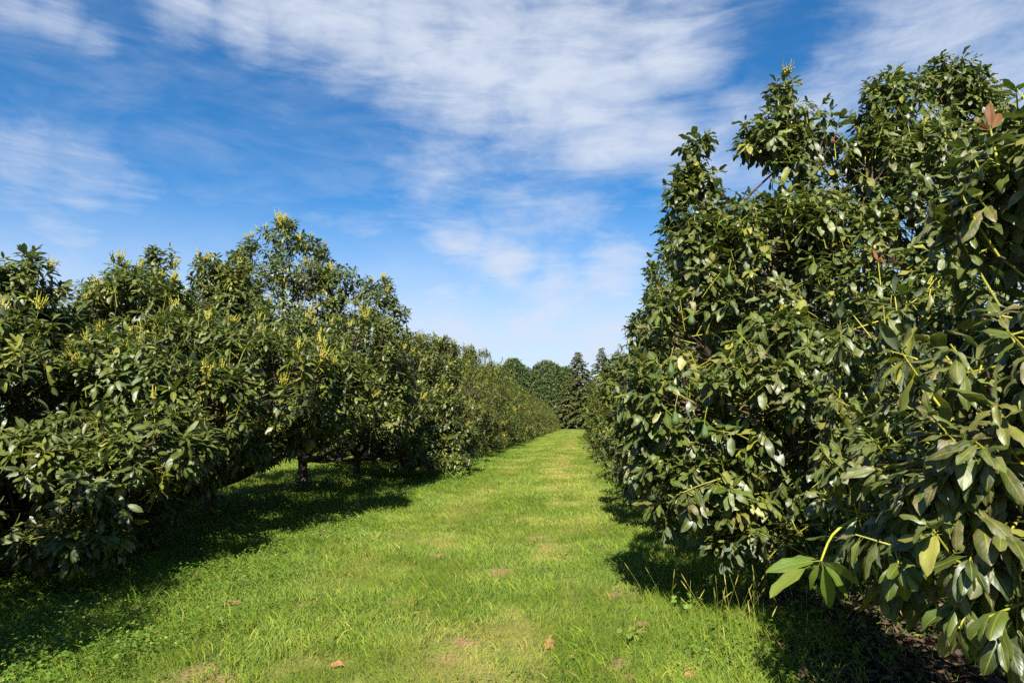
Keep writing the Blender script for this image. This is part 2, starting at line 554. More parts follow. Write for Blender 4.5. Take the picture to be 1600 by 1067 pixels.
# ------------------------------------------------------------------ avocado trees
def gen_tree(lobes, base, seed, n_shoots, lod=1, leaf=(0.125, 0.215), per=(10, 15), limbs=7, age_p=0.10, brz_p=0.12,
             fork=0.55, r0=0.11, spray_in=0, zmin=0.25, low_open=0.0, extra_limbs=(), twig_r=1.0, lean=(0, 0), droop_k=.6):
    rng = np.random.default_rng(seed)
    base = np.asarray(base, float)
    Lb = np.array([np.concatenate([c, r]) for c, r in lobes])
    C, Rr = Lb[:, :3], Lb[:, 3:]
    area = (Rr[:, 0] * Rr[:, 1] + Rr[:, 0] * Rr[:, 2] + Rr[:, 1] * Rr[:, 2]) ** 0.9
    tips, outs = [], []
    need = n_shoots
    ph = rng.uniform(0, 50, 3)
    while need > 0:
        m = need * 4 + 200
        li = rng.choice(len(lobes), m, p=area / area.sum())
        dv = unit(rng.normal(size=(m, 3)))
        inner = rng.random(m) < 0.15
        rf = np.where(inner, rng.uniform(.45, .8, m), 1.04 - np.abs(rng.normal(0, .13, m)))
        P = C[li] + Rr[li] * dv * rf[:, None]
        Nn = unit(dv / Rr[li])
        q = (((P[:, None] - C[None]) / Rr[None]) ** 2).sum(2)
        q[np.arange(m), li] = 9
        ok = (q.min(1) > 0.60) | inner
        # clumps and gaps
        g = np.sin(P[:, 0] * 5.6 + ph[0] + P[:, 2]) + np.sin(P[:, 1] * 5.9 + ph[1] + P[:, 0]) + np.sin(P[:, 2] * 6.4 + ph[2] + P[:, 1] * .8)
        ok &= rng.random(m) < (0.60 + 0.29 * g)
        ok &= P[:, 2] > zmin + 0.35 * rng.random(m) ** 2
        # fewer on the underside and a little fewer on the side away from the lane
        ok &= ~((Nn[:, 2] < -0.35) & (rng.random(m) < 0.35 + low_open))
        ok &= ~((Nn[:, 1] > 0.5) & (rng.random(m) < 0.40))
        P, Nn = P[ok][:need], Nn[ok][:need]
        tips.append(P)
        outs.append(Nn)
        need -= len(P)
    P = np.concatenate(tips)
    Nn = np.concatenate(outs)
    n = len(P)
    D = unit(Nn * 0.75 + np.array([0, 0, 0.55]) + rng.normal(0, .33, (n, 3)))
    low = P[:, 2] < 1.3
    D[low] = unit(Nn[low] * 0.9 + np.array([0, 0, -0.10]) + rng.normal(0, .33, (low.sum(), 3)))
    inward = (D * Nn).sum(1) < 0.3
    D[inward] = unit(D[inward] + Nn[inward] * .7)
    SL = rng.uniform(.22, .46, n)
    B = P - D * SL[:, None]
    outside = (((B[:, None] - C[None]) / Rr[None]) ** 2).sum(2).min(1) > .95
    SL[outside] = .10
    B = P - D * SL[:, None]
    parts_crown = []
    # leaf whorls
    cnt = rng.integers(per[0], per[1] + 1, n)
    si = np.repeat(np.arange(n), cnt)
    j = np.concatenate([np.arange(c) for c in cnt])
    N = len(si)
    t = 1 - 0.55 * (j / cnt[si]) ** 1.3
    t = np.clip(t + rng.normal(0, .04, N), .2, 1.0)
    sd_ = D[si]
    ref = np.where(np.abs(sd_[:, 2:3]) > .9, np.array([1.0, 0, 0]), np.array([0, 0, 1.0]))
    X = unit(np.cross(sd_, ref))
    Yv = np.cross(sd_, X)
    az = j * 2.39996 + (rng.uniform(0, 6.28, n))[si] + rng.normal(0, .25, N)
    th = np.radians(26 + 68 * (1 - t) / 0.55 + rng.normal(0, 10, N))
    rad_ = X * np.cos(az)[:, None] + Yv * np.sin(az)[:, None]
    ld = sd_ * np.cos(th)[:, None] + rad_ * np.sin(th)[:, None]
    droop = rng.uniform(.0, .75, N) * droop_k + (0.35 * droop_k * rng.random(n))[si]
    ld[:, 2] -= droop
    ld = unit(ld)
    up = unit(sd_ * 0.8 + np.array([0, 0, 1.0]) + rng.normal(0, .28, (N, 3)))
    pos = B[si] + sd_ * (SL[si] * t)[:, None]
    ln = rng.uniform(leaf[0], leaf[1], N) * (1.0 - 0.35 * sstep(t, .85, 1.0)) * rng.normal(1, .06, n)[si]
    wd = ln * rng.uniform(.27, .38, N) * (.88 if lod < 0 else 1.0)
    sh_age = (rng.random(n) < age_p) * rng.uniform(.3, .9, n)
    age = np.clip(sh_age[si] * rng.uniform(.4, 1.0, N) + (rng.random(N) < .025) * rng.uniform(.3, .9, N) + rng.uniform(0, .10, N), 0, 1)
    sh_b = (rng.random(n) < brz_p) * rng.uniform(.3, 1.0, n)
    brz = np.clip(sh_b[si] * rng.uniform(.3, 1, N) + (rng.random(N) < .05) * .8, 0, 1)
    rnd = np.clip(0.5 * rng.random(N) + 0.5 * rng.random(n)[si], 0, 1)
    parts_crown.append(leaves(pos, ld, up, ln, wd, rng.uniform(.2, 1.25, N), rng.uniform(-.40, .50, N), lod, rnd, age, brz, 0, wave=.17 if lod <= 0 else .10))
    # green shoot stems
    mid = B + D * (SL * .5)[:, None] + rng.normal(0, .012, (n, 3))
    stem = np.stack([B, mid, P], 1)
    parts_crown.append(tubes(stem, np.array([.0050, .0042, .0026])[None] * twig_r, 3 if lod > 0 else 5, 1))
    # branch skeleton
    K = max(10, n // 16)
    ci = rng.choice(n, K, replace=False)
    cen = B[ci]
    for _ in range(3):
        dm = ((B[:, None] - cen[None]) ** 2).sum(2)
        asg = dm.argmin(1)
        for k in range(K):
            if (asg == k).any():
                cen[k] = B[asg == k].mean(0)
    axis = np.stack([base[0] + (cen[:, 0] - base[0]) * .25, base[1] + (cen[:, 1] - base[1]) * .25, np.clip(cen[:, 2] * .6, .4, 99)], 1)
    med = ((cen[:, None] - B[None]) ** 2).sum(2).argmin(1)
    hub = B[med] - D[med] * .08 + (axis - B[med]) * 0.10
    f = base + np.array([lean[0], lean[1], fork])
    idx = [int(np.argmax(hub[:, 2]))]
    for _ in range(limbs - 1):
        dmin = np.min([((hub - hub[i]) ** 2).sum(1) for i in idx], 0)
        idx.append(int(dmin.argmax()))
    limb_pts, limb_parts = [], []
    LP, LR = [], []
    for e in list(hub[idx]) + [np.asarray(x, float) for x in extra_limbs]:
        v = e - f
        hor = np.array([v[0], v[1], 0])
        zf = f - np.array([0, 0, rng.uniform(0, .25) * fork])
        c1 = zf + hor * rng.uniform(.25, .4) + np.array([0, 0, max(.05, v[2] * rng.uniform(.05, .2))]) + rng.normal(0, .06, 3)
        c2 = zf + hor * rng.uniform(.65, .85) + np.array([0, 0, v[2] * rng.uniform(.45, .7)]) + rng.normal(0, .10, 3)
        c = bez(zf, c1, c2, e, 12)
        c[1:-1] += rng.normal(0, .018, (10, 3))
        LP.append(c)
        LR.append(np.linspace(r0 * rng.uniform(.5, .72), .014, 12))
    trunk = bez(base - np.array([0, 0, .08]), base + np.array([.02, .01, fork * .3]), f - np.array([.02, 0, fork * .35]), f + np.array([0, 0, .12]), 8)
    tr_r = np.array([1.45, 1.15, 1.0, .95, .93, .95, .9, .6]) * r0
    trunk_parts = [tubes(trunk[None], tr_r[None], 10, 0), tubes(np.array(LP), np.array(LR), 7, 0)]
    allp = np.concatenate([c[2:] for c in LP])
    allr = np.concatenate([r[2:] for r in LR])
    dm = ((hub[:, None] - allp[None]) ** 2 * np.array([2.2, 2.2, 1.0])).sum(2) + 3.0 * np.maximum(0, allp[None, :, 2] - hub[:, None, 2]) ** 2
    a = dm.argmin(1)
    s0 = allp[a]
    h2 = np.stack([bez(s0[k], s0[k] + (hub[k] - s0[k]) * .35 + rng.normal(0, .06, 3), s0[k] + (hub[k] - s0[k]) * .75 + rng.normal(0, .05, 3) + np.array([0, 0, .05]), hub[k], 6) for k in range(K)])
    rr = np.minimum(.020, allr[a] * .8)
    trunk_parts.append(tubes(h2, rr[:, None] * np.linspace(1, .5, 6)[None], 5, 0))
    # brown twigs from hub to each shoot
    hb = hub[asg]
    dh = np.linalg.norm(hb - B, axis=1, keepdims=True)
    hb = B + (hb - B) * np.minimum(1, .50 / np.maximum(dh, 1e-6))
    mm = hb + (B - hb) * .55 + rng.normal(0, .03, (n, 3))
    parts_crown.append(tubes(np.stack([hb, mm, B], 1), np.array([.0085, .0065, .0048])[None] * twig_r, 3 if lod > 0 else 5, 2))
    sun_side = (Nn[:, 1] < .25) * 1.2 + (Nn[:, 2] > -.2) * .8 + (P[:, 2] > 1.3) * .6 + Nn[:, 2] * .25 + rng.random(n) * 2.0
    order = np.argsort(-sun_side)
    if spray_in:
        Vs = []
        protos = [spray_geo(rng, .15) for _ in range(3)]
        for k in order[:spray_in]:
            pr = protos[rng.integers(0, 3)]
            R3 = np.array(Vector(unit(D[k] + np.array([0, 0, .4]))).to_track_quat('Z', 'Y').to_matrix())
            for g_ in pr:
                Vs.append(dict(V=g_['V'] @ R3.T * 1.1 + P[k], F=g_['F'], mat=3 + g_['mat']))
        parts_crown += Vs
    return trunk_parts, parts_crown, P, D, order


MATS_NEAR = [M_LEAF, M_TWIG, M_BROWN_TWIG, M_FLOWER, M_BUD]
MATS_FAR = [M_LEAF_FAR, M_TWIG, M_BROWN_TWIG, M_FLOWER, M_BUD]


def make_tree(label, base, lobes, seed, n_shoots, sprays=0, mats=MATS_NEAR, group=None, spray_s=1.25, **kw):
    tp, cp, P, D, order = gen_tree(lobes, base, seed, n_shoots, **kw)
    root = thing('avocado_tree', label, 'avocado tree', base, group)
    tr = build('trunk', tp, [M_BARK], root, base)
    tr.location = (0, 0, 0)
    cr = build('crown', cp, mats, root, base)
    cr.location = (0, 0, 0)
    rng = np.random.default_rng(seed + 5)
    pool = order[:max(1, int(sprays * 1.6))]
    for k in rng.permutation(pool)[:sprays]:
        place_spray(root, P[k], unit(D[k] + np.array([0, 0, .5])), spray_s * rng.uniform(.75, 1.25), rng)
    return root


def copy_tree(root, loc, rz, sc, label, group=None):
    r = root.copy()
    COL.objects.link(r)
    r.location = loc
    r.rotation_euler = (0, 0, rz)
    r.scale = sc
    r['label'] = label
    if group:
        r['group'] = group
    for ch in list(root.children):
        c = ch.copy()
        COL.objects.link(c)
        c.parent = r
    return r


def generic_lobes(c, seed, h=4.6, r=2.6, skirt=0.55):
    rng = np.random.default_rng(seed)
    c = np.asarray(c, float)
    zc = skirt + (h * 0.78 - skirt) * 0.5
    rz = (h * 0.80 - skirt) * 0.5
    out_ = [((c[0], c[1], zc), (r * .92, r * .92, rz))]
    for i in range(6):
        a = i * 1.05 + rng.uniform(-.3, .3)
        d = r * rng.uniform(.5, .72)
        zz_ = skirt + rng.uniform(.45, 1.9)
        out_.append(((c[0] + math.cos(a) * d, c[1] + math.sin(a) * d, zz_), (r * rng.uniform(.34, .48), r * rng.uniform(.34, .48), rng.uniform(.5, .9))))
    for i in range(9):
        a = i * 0.698 + rng.uniform(-.2, .2)
        d = r * rng.uniform(.62, .80)
        out_.append(((c[0] + math.cos(a) * d, c[1] + math.sin(a) * d, skirt + rng.uniform(.05, .35)), (r * rng.uniform(.26, .36), r * rng.uniform(.26, .36), rng.uniform(.35, .55))))
    for i in range(7):
        a = i * 0.9 + rng.uniform(-.4, .4)
        d = r * rng.uniform(.0, .62)
        top = h * rng.uniform(.84, 1.0) - d * .18
        hh = rng.uniform(.55, .95)
        out_.append(((c[0] + math.cos(a) * d, c[1] + math.sin(a) * d, top - hh), (rng.uniform(.38, .62), rng.uniform(.38, .62), hh)))
    return out_


ORD = ['first', 'second', 'third', 'fourth', 'fifth', 'sixth', 'seventh', 'eighth', 'ninth', 'tenth', 'eleventh', 'twelfth']
LAT_L, LAT_R, STEP = -6.6, 3.6, 4.2
LY = lambda i: 8.2 + STEP * i
RY = lambda i: 2.6 + STEP * i
gl, gr = 'avocado trees in the row on the left', 'avocado trees in the row on the right'


def lob(px, py, Y, rx, ry, rz):
    return (tuple(at(px, py, Y)), (rx, ry, rz))


# ---- left row
b = np.array([LAT_L + .20 + ROW * 2.9, 2.9, 0])
make_tree('avocado tree at the near end of the left row, shading the weeds in front', b,
          generic_lobes(b, 40, 3.0, 2.95), 140, 1900, limbs=6, group=gl)
b = np.array([LAT_L + ROW * LY(0), LY(0), 0])
T_L0 = make_tree('leafy avocado tree cut by the left edge, low drooping branches nearly touching the weeds', b,
          [((b[0] - .9, b[1], 1.8), (2.3, 2.3, 1.3)), lob(40, 470, 8.2, .42, .5, .62), lob(-30, 470, 8.3, .6, .6, .62), lob(-20, 620, 7.6, .7, .7, .8),
           lob(40, 560, 8.2, .45, .6, .7), lob(-60, 640, 7, .9, .9, .9), lob(-10, 740, 7.2, .6, .6, .45), lob(-20, 790, 7.2, .7, .7, .4), lob(30, 700, 8.0, .5, .6, .5), lob(90, 740, 9.4, .7, .7, .5), lob(0, 835, 7.3, .7, .5, .33), lob(-60, 850, 7.0, .7, .5, .3), lob(60, 800, 7.6, .5, .5, .3), lob(185, 765, 6.7, .50, .6, .38), lob(245, 700, 7.2, .55, .6, .48), lob(115, 840, 6.5, .45, .45, .26), lob(110, 720, 6.9, .5, .6, .5)],
          141, 2000, sprays=14, zmin=.15, limbs=7, group=gl, extra_limbs=[at(85, 770, 8.4)])
b = np.array([LAT_L + ROW * LY(1), LY(1), 0])
T_L1 = make_tree('broad avocado tree dotted with yellow green flower sprays, just left of the tallest one', b,
          [((b[0] + .1, b[1], 2.25), (2.75, 2.6, 1.5)),
           lob(175, 480, 11, .50, .6, .78), lob(255, 450, 11.2, .42, .5, .72), lob(322, 455, 12, .38, .5, .68), lob(372, 470, 12, .45, .5, .7),
           lob(210, 500, 10.2, .8, .8, .8), lob(140, 540, 10.2, .6, .7, .8), lob(180, 640, 9.3, .9, .8, .8), lob(300, 580, 9.8, 1.0, .9, .9),
           lob(190, 735, 9.0, .70, .6, .42), lob(110, 640, 10, .5, .7, .7), lob(200, 610, 8.0, .85, .7, .75), lob(300, 640, 8.4, .8, .7, .6), lob(170, 740, 7.8, .5, .5, .36), lob(390, 600, 9.3, .85, .8, .8), lob(430, 600, 10.3, .9, .8, .9), lob(520, 620, 11.2, .7, .8, .8),
           lob(185, 845, 8.2, .40, .35, .30), lob(240, 800, 8.6, .45, .4, .3), lob(120, 800, 8.4, .45, .4, .3), lob(150, 740, 9.3, .8, .7, .42), lob(270, 735, 9.6, .75, .7, .40), lob(340, 700, 10, .8, .8, .42), lob(410, 680, 10.6, .7, .8, .4), lob(480, 665, 11.2, .6, .8, .4)],
          142, 3000, sprays=99, limbs=8, age_p=.14, group=gl, zmin=.12, low_open=.15, extra_limbs=[at(385, 700, 11.2), at(240, 740, 9.8)], r0=.12)
b = np.array(ground_at(472, 760))
b[2] = 0
T_L2 = make_tree('tallest avocado tree of the left row, peaked crown over a forked dark trunk', b,
          [((b[0], b[1], 2.7), (2.75, 2.6, 1.7)), lob(440, 400, 16.3, .62, .7, .95), lob(395, 430, 16.3, .6, .7, .9), lob(480, 430, 16.3, .62, .7, .9),
           lob(440, 470, 16.0, 1.3, 1.2, 1.2), lob(540, 470, 16.0, .72, .7, .85), lob(600, 490, 16.3, .62, .7, .8), lob(560, 560, 15.2, 1.1, 1, 1.1),
           lob(480, 620, 14.5, 1.1, .9, .85), lob(600, 610, 15.5, .65, .8, .9), lob(620, 540, 16.5, .45, .7, .75),
           lob(330, 500, 16.4, 1.0, .9, 1.0), lob(440, 655, 14.3, .8, .7, .5), lob(380, 650, 14.6, .9, .8, .55), lob(520, 640, 14.3, .8, .7, .42), lob(610, 655, 15.2, .6, .7, .5), lob(640, 640, 16.4, .5, .8, .7), lob(645, 690, 16.8, .45, .7, .35)],
          143, 2200, sprays=95, limbs=8, age_p=.12, group=gl, low_open=.15, zmin=.70, fork=.8, r0=.12,
          extra_limbs=[at(545, 690, 16.2), at(535, 715, 16.0), at(392, 712, 16.4), at(400, 690, 16.8)])
b = np.array([LAT_L + ROW * LY(3) - .1, LY(3), 0])
T_L3 = make_tree('fourth avocado tree of the left row, lower crown just past the tallest one', b,
          [((b[0] + .1, b[1], 2.35), (2.7, 2.5, 1.6)), lob(660, 560, 20.8, .6, .7, .85), lob(695, 572, 21.2, .55, .7, .9), lob(640, 560, 21.6, .7, .7, .9),
           lob(690, 640, 20, .65, .8, .9), lob(640, 660, 19.4, .9, .8, .8), lob(690, 690, 20, .7, .8, .55), lob(720, 680, 20.8, .5, .8, .6), lob(640, 705, 19, .9, .8, .35), lob(700, 715, 19.8, .6, .7, .3), lob(570, 672, 18.7, .8, .7, .42), lob(620, 690, 18.9, .7, .7, .38), lob(650, 722, 18.4, .7, .6, .30), lob(705, 726, 19.4, .6, .6, .28)],
          144, 1800, limbs=7, age_p=.12, group=gl, spray_in=40, zmin=.35)
b = np.array([LAT_L + ROW * LY(4), LY(4), 0])
T_L4 = make_tree('fifth avocado tree of the left row, young yellow and orange shoots low on its side', b,
          generic_lobes(b, 45, 5.3, 2.9, .3), 145, 1600, limbs=7, age_p=.14, group=gl, lod=2, spray_in=40)


# yellow and orange flush on the fifth tree
def flush(parent, p, n, mats, rng, size, ages, name='young_shoot', label=None, spread=.2):
    parts = []
    pos = np.asarray(p) + rng.normal(0, spread, (n, 3))
    d = unit(rng.normal(0, .7, (n, 3)) + np.array([.2, -.6, .1]))
    up = unit(rng.normal(0, .4, (n, 3)) + np.array([0, -.3, 1]))
    L = rng.uniform(*size, n)
    parts.append(leaves(pos, d, up, L, L * .42, rng.uniform(.2, .8, n), rng.uniform(.1, .4, n), 2, rng.random(n), rng.uniform(*ages, n), np.zeros(n), 0))
    st = np.stack([np.broadcast_to(np.asarray(p) + np.array([-.3, .3, -.1]), pos.shape), (pos + np.asarray(p)) / 2, pos], 1)
    parts.append(tubes(st[::4], np.array([.008, .005, .003])[None], 3, 1))
    o = build(name, parts, mats, parent, np.array(parent.location))
    o.location = (0, 0, 0)
    if label:
        o['label'] = label
    return o


_r = np.random.default_rng(5)
flush(T_L4, at(690, 668, 22.6), 90, [M_LIME, M_TWIG], _r, (.14, .22), (.1, .7), label='bright yellow green young leaves')
flush(T_L4, at(680, 640, 22.8), 45, [M_RED, M_TWIG], _r, (.10, .16), (.3, .9), label='orange tinted young leaves')

# prototypes for the long rows
protos = []
for k in range(5):
    z0 = np.zeros(3)
    tp, cp, P, D, order = gen_tree(generic_lobes(z0, 60 + k, 5.3, 2.85, .3), z0, 160 + k, 1150, lod=2, limbs=6, age_p=.18, brz_p=.15, spray_in=14 if k != 3 else 55)
    pr = bpy.data.objects.new('avocado_tree', None)
    tr = build('trunk', tp, [M_BARK], pr)
    cr = build('crown', cp, MATS_FAR, pr)
    pr['category'] = 'avocado tree'
    pr['label'] = ''
    protos.append(pr)

rngT = np.random.default_rng(11)
for i in range(5, 29):
    Y = LY(i)
    s = rngT.uniform(.94, 1.06)
    k = int(rngT.integers(0, 5)) if i > 9 else [0, 3, 1, 3, 4][i - 5]
    lab = f'{ORD[i]} avocado tree from the near end of the left row, rounded crown beside the lane' if i < 9 else \
        'distant avocado tree merging with its neighbours at the far end of the left row'
    copy_tree(protos[k], (LAT_L + ROW * Y + rngT.normal(0, .12) + .25, Y, 0), rngT.uniform(0, 6.28), (s, s, s * rngT.uniform(.95, 1.06) * (1.16 if i < 9 else 1.08 if i < 14 else .95)), lab,
              gl if i < 9 else 'distant avocado trees at the far end of the left row')
# second row behind the left row, glimpsed under the branches
for i in range(7):
    Y = 13 + i * 5.2
    s = rngT.uniform(.95, 1.1)
    copy_tree(protos[(i + 2) % 5], (LAT_L - 9.6 + ROW * Y, Y, 0), rngT.uniform(0, 6.28), (s, s, s * .9),
              'avocado tree of the next row, glimpsed beneath the branches of the left row', 'avocado trees of the next row to the left')

# ---- right row
b = np.array([LAT_R + ROW * RY(0) + .1, RY(0), 0])
T_R0 = make_tree('nearest avocado tree at the right edge, large bronzed leaves close to the camera', b,
          [((b[0] + .3, b[1], 1.2), (2.3, 1.7, 1.15)),
           lob(1575, 560, 2.35, .34, .45, .5), lob(1650, 420, 2.4, .36, .4, .60), lob(1600, 310, 2.4, .15, .22, .28), lob(1690, 300, 2.5, .35, .4, .5),
           lob(1530, 700, 2.25, .36, .35, .28), lob(1500, 830, 2.1, .28, .3, .22), lob(1590, 930, 2.0, .24, .35, .22), lob(1430, 870, 2.45, .22, .3, .14),
           lob(1700, 700, 2.0, .5, .5, .6), lob(1430, 630, 3.5, .5, .5, .6), lob(1400, 760, 3.3, .45, .5, .45)],
          150, 1300, sprays=5, spray_s=.6, droop_k=1.35, lod=-1, limbs=7, leaf=(.105, .165), brz_p=.80, age_p=.10, group=gr, zmin=.2, r0=.12)
b = np.array([LAT_R + ROW * RY(1) + .1, RY(1) + .2, 0])
T_R1 = make_tree('big avocado tree on the right with three leafy spires against the clouds', b,
          [((b[0] + .2, b[1], 2.2), (2.5, 2.3, 1.55)),
           lob(1090, 285, 6.9, .22, .25, .56), lob(1088, 345, 6.9, .38, .4, .55), lob(1060, 300, 6.9, .16, .2, .25), lob(1085, 420, 6.8, .50, .6, .62),
           lob(1165, 370, 6.9, .32, .4, .55),
           lob(1232, 170, 7.0, .22, .25, .42), lob(1195, 215, 7.0, .26, .3, .32), lob(1265, 205, 7.0, .32, .35, .40), lob(1235, 330, 7.0, .42, .5, .7), lob(1200, 430, 6.6, .7, .7, .8),
           lob(1400, 210, 7.2, .45, .5, .72), lob(1480, 175, 7.3, .40, .45, .64), lob(1550, 215, 7.3, .36, .45, .60), lob(1350, 300, 7.0, .5, .6, .7),
           lob(1450, 340, 6.9, 1.1, 1.1, 1.0), lob(1620, 300, 7.4, .8, .8, .9), lob(1330, 450, 6.4, .9, .9, .9),
           lob(1085, 520, 6.5, .50, .7, .7), lob(1090, 640, 6.1, .75, .8, .75), lob(1030, 725, 6.2, .42, .5, .34), lob(1120, 770, 5.7, .6, .6, .42),
           lob(1230, 640, 5.5, .7, .7, .8), lob(1330, 700, 5.2, .7, .7, .6), lob(1190, 850, 5.3, .35, .4, .22), lob(1300, 860, 5.0, .5, .5, .25)],
          151, 2700, sprays=14, spray_s=.75, droop_k=1.0, lod=0, limbs=10, leaf=(.12, .20), brz_p=.28, age_p=.09, group=gr, zmin=.35, r0=.15, low_open=.1)
b = np.array([LAT_R + ROW * RY(2) + .15, RY(2), 0])
T_R2 = make_tree('third avocado tree of the right row, sloping green flank behind the big spired one', b,
          [((b[0] + .3, b[1], 2.2), (2.5, 2.3, 1.6)), lob(1045, 450, 11, .42, .5, .5), lob(1080, 430, 11.4, .7, .8, .8), lob(1012, 540, 11.2, .45, .6, .55),
           lob(985, 600, 11.5, .5, .6, .7), lob(995, 680, 11, .5, .6, .45), lob(1010, 700, 10, .5, .6, .35), lob(1180, 400, 11, 1.0, 1.0, 1.0)],
          152, 1400, lod=1, limbs=7, age_p=.14, brz_p=.2, group=gr, spray_in=20)
for i in range(3, 15):
    Y = RY(i)
    s = rngT.uniform(.95, 1.05)
    k = int(rngT.integers(0, 5))
    lab = (f'{ORD[i]} avocado tree from the near end of the right row, mostly behind the nearer crowns' if i < 7 else
           'distant avocado tree of the right row showing only a sliver along the lane')
    copy_tree(protos[k], (LAT_R + ROW * Y - .30 + rngT.normal(0, .1), Y, 0), rngT.uniform(0, 6.28), (s, s, s * 1.0), lab,
              gr if i < 7 else 'distant avocado trees of the right row')
for pr in protos:
    for ch in list(pr.children):
        bpy.data.objects.remove(ch)
    bpy.data.objects.remove(pr)

# fruit on the big right tree
for px, py, Y in ((1080, 488, 5.72), (1055, 642, 5.3), (1101, 662, 5.2), (1139, 428, 5.9), (1048, 566, 5.6), (1392, 478, 5.0)):
    avocado(T_R1, at(px, py, Y), 1.05)


# ---- single shoots with a look of their own
def shoot(parent, pts, leaf_specs, mat, stem_mat, rad, label, name='young_shoot', rng=None, lod=-1):
    c = np.array(pts)
    n = 10
    tt = np.linspace(0, len(c) - 1, n)
    path = np.stack([np.interp(tt, np.arange(len(c)), c[:, k]) for k in range(3)], 1)
    path[1:-1] = (path[:-2] + 2 * path[1:-1] + path[2:]) / 4
    parts = [tubes(path[None], np.linspace(rad, rad * .6, n)[None], 7, 1)]
    P, Dd, L = [], [], []
    for p0, p1 in leaf_specs:
        P.append(p0)
        Dd.append(np.asarray(p1) - p0)
        L.append(np.linalg.norm(np.asarray(p1) - p0) * 1.05)
    P, Dd, L = np.array(P), np.array(Dd), np.array(L)
    m = len(P)
    up = np.tile(np.array([-.15, -.40, .9]), (m, 1)) + rng.normal(0, .35, (m, 3))
    parts.append(leaves(P, Dd, up, L, L * .25, np.full(m, .45), np.full(m, .18), lod, rng.random(m), rng.uniform(0, .35, m), np.zeros(m), 0))
    o = build(name, parts, [mat, stem_mat], parent, np.array(parent.location))
    o.location = (0, 0, 0)
    o['label'] = label
    return o


_r = np.random.default_rng(9)
Yl = 2.45
c0 = at(1283, 876, Yl)
shoot(T_R0, [at(1440, 800, Yl + .35), at(1385, 800, Yl + .15), at(1340, 806, Yl), at(1303, 828, Yl), at(1292, 850, Yl), c0],
      [(c0, at(1204, 878, Yl - .05)), (at(1266, 884, Yl - .02), at(1203, 909, Yl - .14)), (c0, at(1330, 925, Yl - .08)), (c0, at(1305, 956, Yl + .02)), (c0, at(1335, 893, Yl + .1)),
       (c0, at(1258, 918, Yl + .03)), (c0, at(1225, 862, Yl + .12)), (at(1340, 806, Yl), at(1322, 838, Yl - .03)), (at(1300, 838, Yl), at(1372, 850, Yl + .1))],
      M_LIME, M_FLOWER, .0062, 'lime green young leaves on a bent yellow stem', rng=_r)
Yr = 2.4
c0 = at(1548, 205, Yr)
shoot(T_R0, [at(1560, 262, Yr), at(1555, 235, Yr), c0],
      [(c0, at(1520, 182, Yr - .03)), (c0, at(1545, 158, Yr)), (c0, at(1566, 168, Yr + .03)), (c0, at(1528, 196, Yr + .05))],
      M_RED, M_FLOWER, .006, 'reddish young leaves standing up at the shoot tip', rng=_r)
c0 = at(1372, 410, 5.3)
shoot(T_R1, [at(1376, 445, 5.3), c0], [(c0, at(1366, 390, 5.3)), (c0, at(1378, 396, 5.3)), (c0, at(1384, 405, 5.25))],
      M_RED, M_FLOWER, .005, 'reddish young leaves at a shoot tip', rng=_r)
c0 = at(1304, 225, 6.6)
shoot(T_R1, [at(1306, 250, 6.6), c0], [(c0, at(1302, 212, 6.6)), (c0, at(1310, 216, 6.6)), (c0, at(1297, 220, 6.55))],
      M_RED, M_FLOWER, .005, 'reddish young leaves at a shoot tip', rng=_r)


# ------------------------------------------------------------------ trees beyond the orchard
def conifer(label, x, y, h, r, seed, droop=.25):
    rng = np.random.default_rng(seed)
    base = np.array([x, y, 0])
    root = thing('conifer', label, 'conifer', base, 'conifers beyond the orchard')
    build('trunk', [tubes(np.array([[[0, 0, -.2], [0, 0, h * .5], [0, 0, h * .98]]]), np.array([[.30, .18, .03]]), 8, 0)], [M_BARK], root)
    pos, dd, LL, upv, br = [], [], [], [], []
    z = h * .04
    while z < h * .99:
        f = 1 - z / h
        R = r * 1.4 * (f ** .72) * rng.uniform(.62, 1.15) + .22
        nb = int(7 + 7 * f)
        a0 = rng.uniform(0, 6.28)
        for k in range(nb):
            a = a0 + k * 6.283 / nb + rng.normal(0, .2)
            Rb = R * rng.uniform(.55, 1.2)
            e = np.array([math.cos(a) * Rb, math.sin(a) * Rb, z - droop * Rb * rng.uniform(.6, 1.3) + .2 * f])
            s = np.array([0, 0, z])
            c = bez(s, s + (e - s) * .4 + np.array([0, 0, .10 * Rb]), s + (e - s) * .8 + np.array([0, 0, .05 * Rb]), e, 5)
            br.append(c)
            m = max(6, int(Rb * 15))
            tt = rng.uniform(.15, 1.0, m)
            p = s + (e - s) * tt[:, None] + np.stack([np.zeros(m), np.zeros(m), .10 * Rb * np.sin(tt * 3.1)], 1)
            side = np.array([-math.sin(a), math.cos(a), 0])
            sg = rng.choice([-1, 1], m)
            d = unit((e - s)[None] * .7 / max(Rb, .2) + side[None] * (sg * rng.uniform(.2, 1.0, m))[:, None] + np.stack([np.zeros(m), np.zeros(m), rng.normal(-.25, .25, m)], 1))
            pos.append(p)
            dd.append(d)
            LL.append(rng.uniform(.45, 1.05, m) * (0.55 + .45 * f))
        z += (0.34 + .55 * f) * h / 16 * rng.uniform(.85, 1.15)
    pos, dd, LL = np.concatenate(pos), np.concatenate(dd), np.concatenate(LL)
    n = len(pos)
    crown = leaves(pos, dd, np.tile([0, 0, 1.0], (n, 1)) + rng.normal(0, .5, (n, 3)), LL, LL * .5, rng.uniform(.1, .6, n), -rng.uniform(.1, .5, n), 3,
                   rng.random(n), (rng.random(n) < .2) * rng.random(n) * .9, np.zeros(n))
    build('crown', [crown, tubes(np.array(br), np.linspace(.05, .012, 5)[None], 3, 1)], [M_CONIFER, M_BARK], root)
    return root


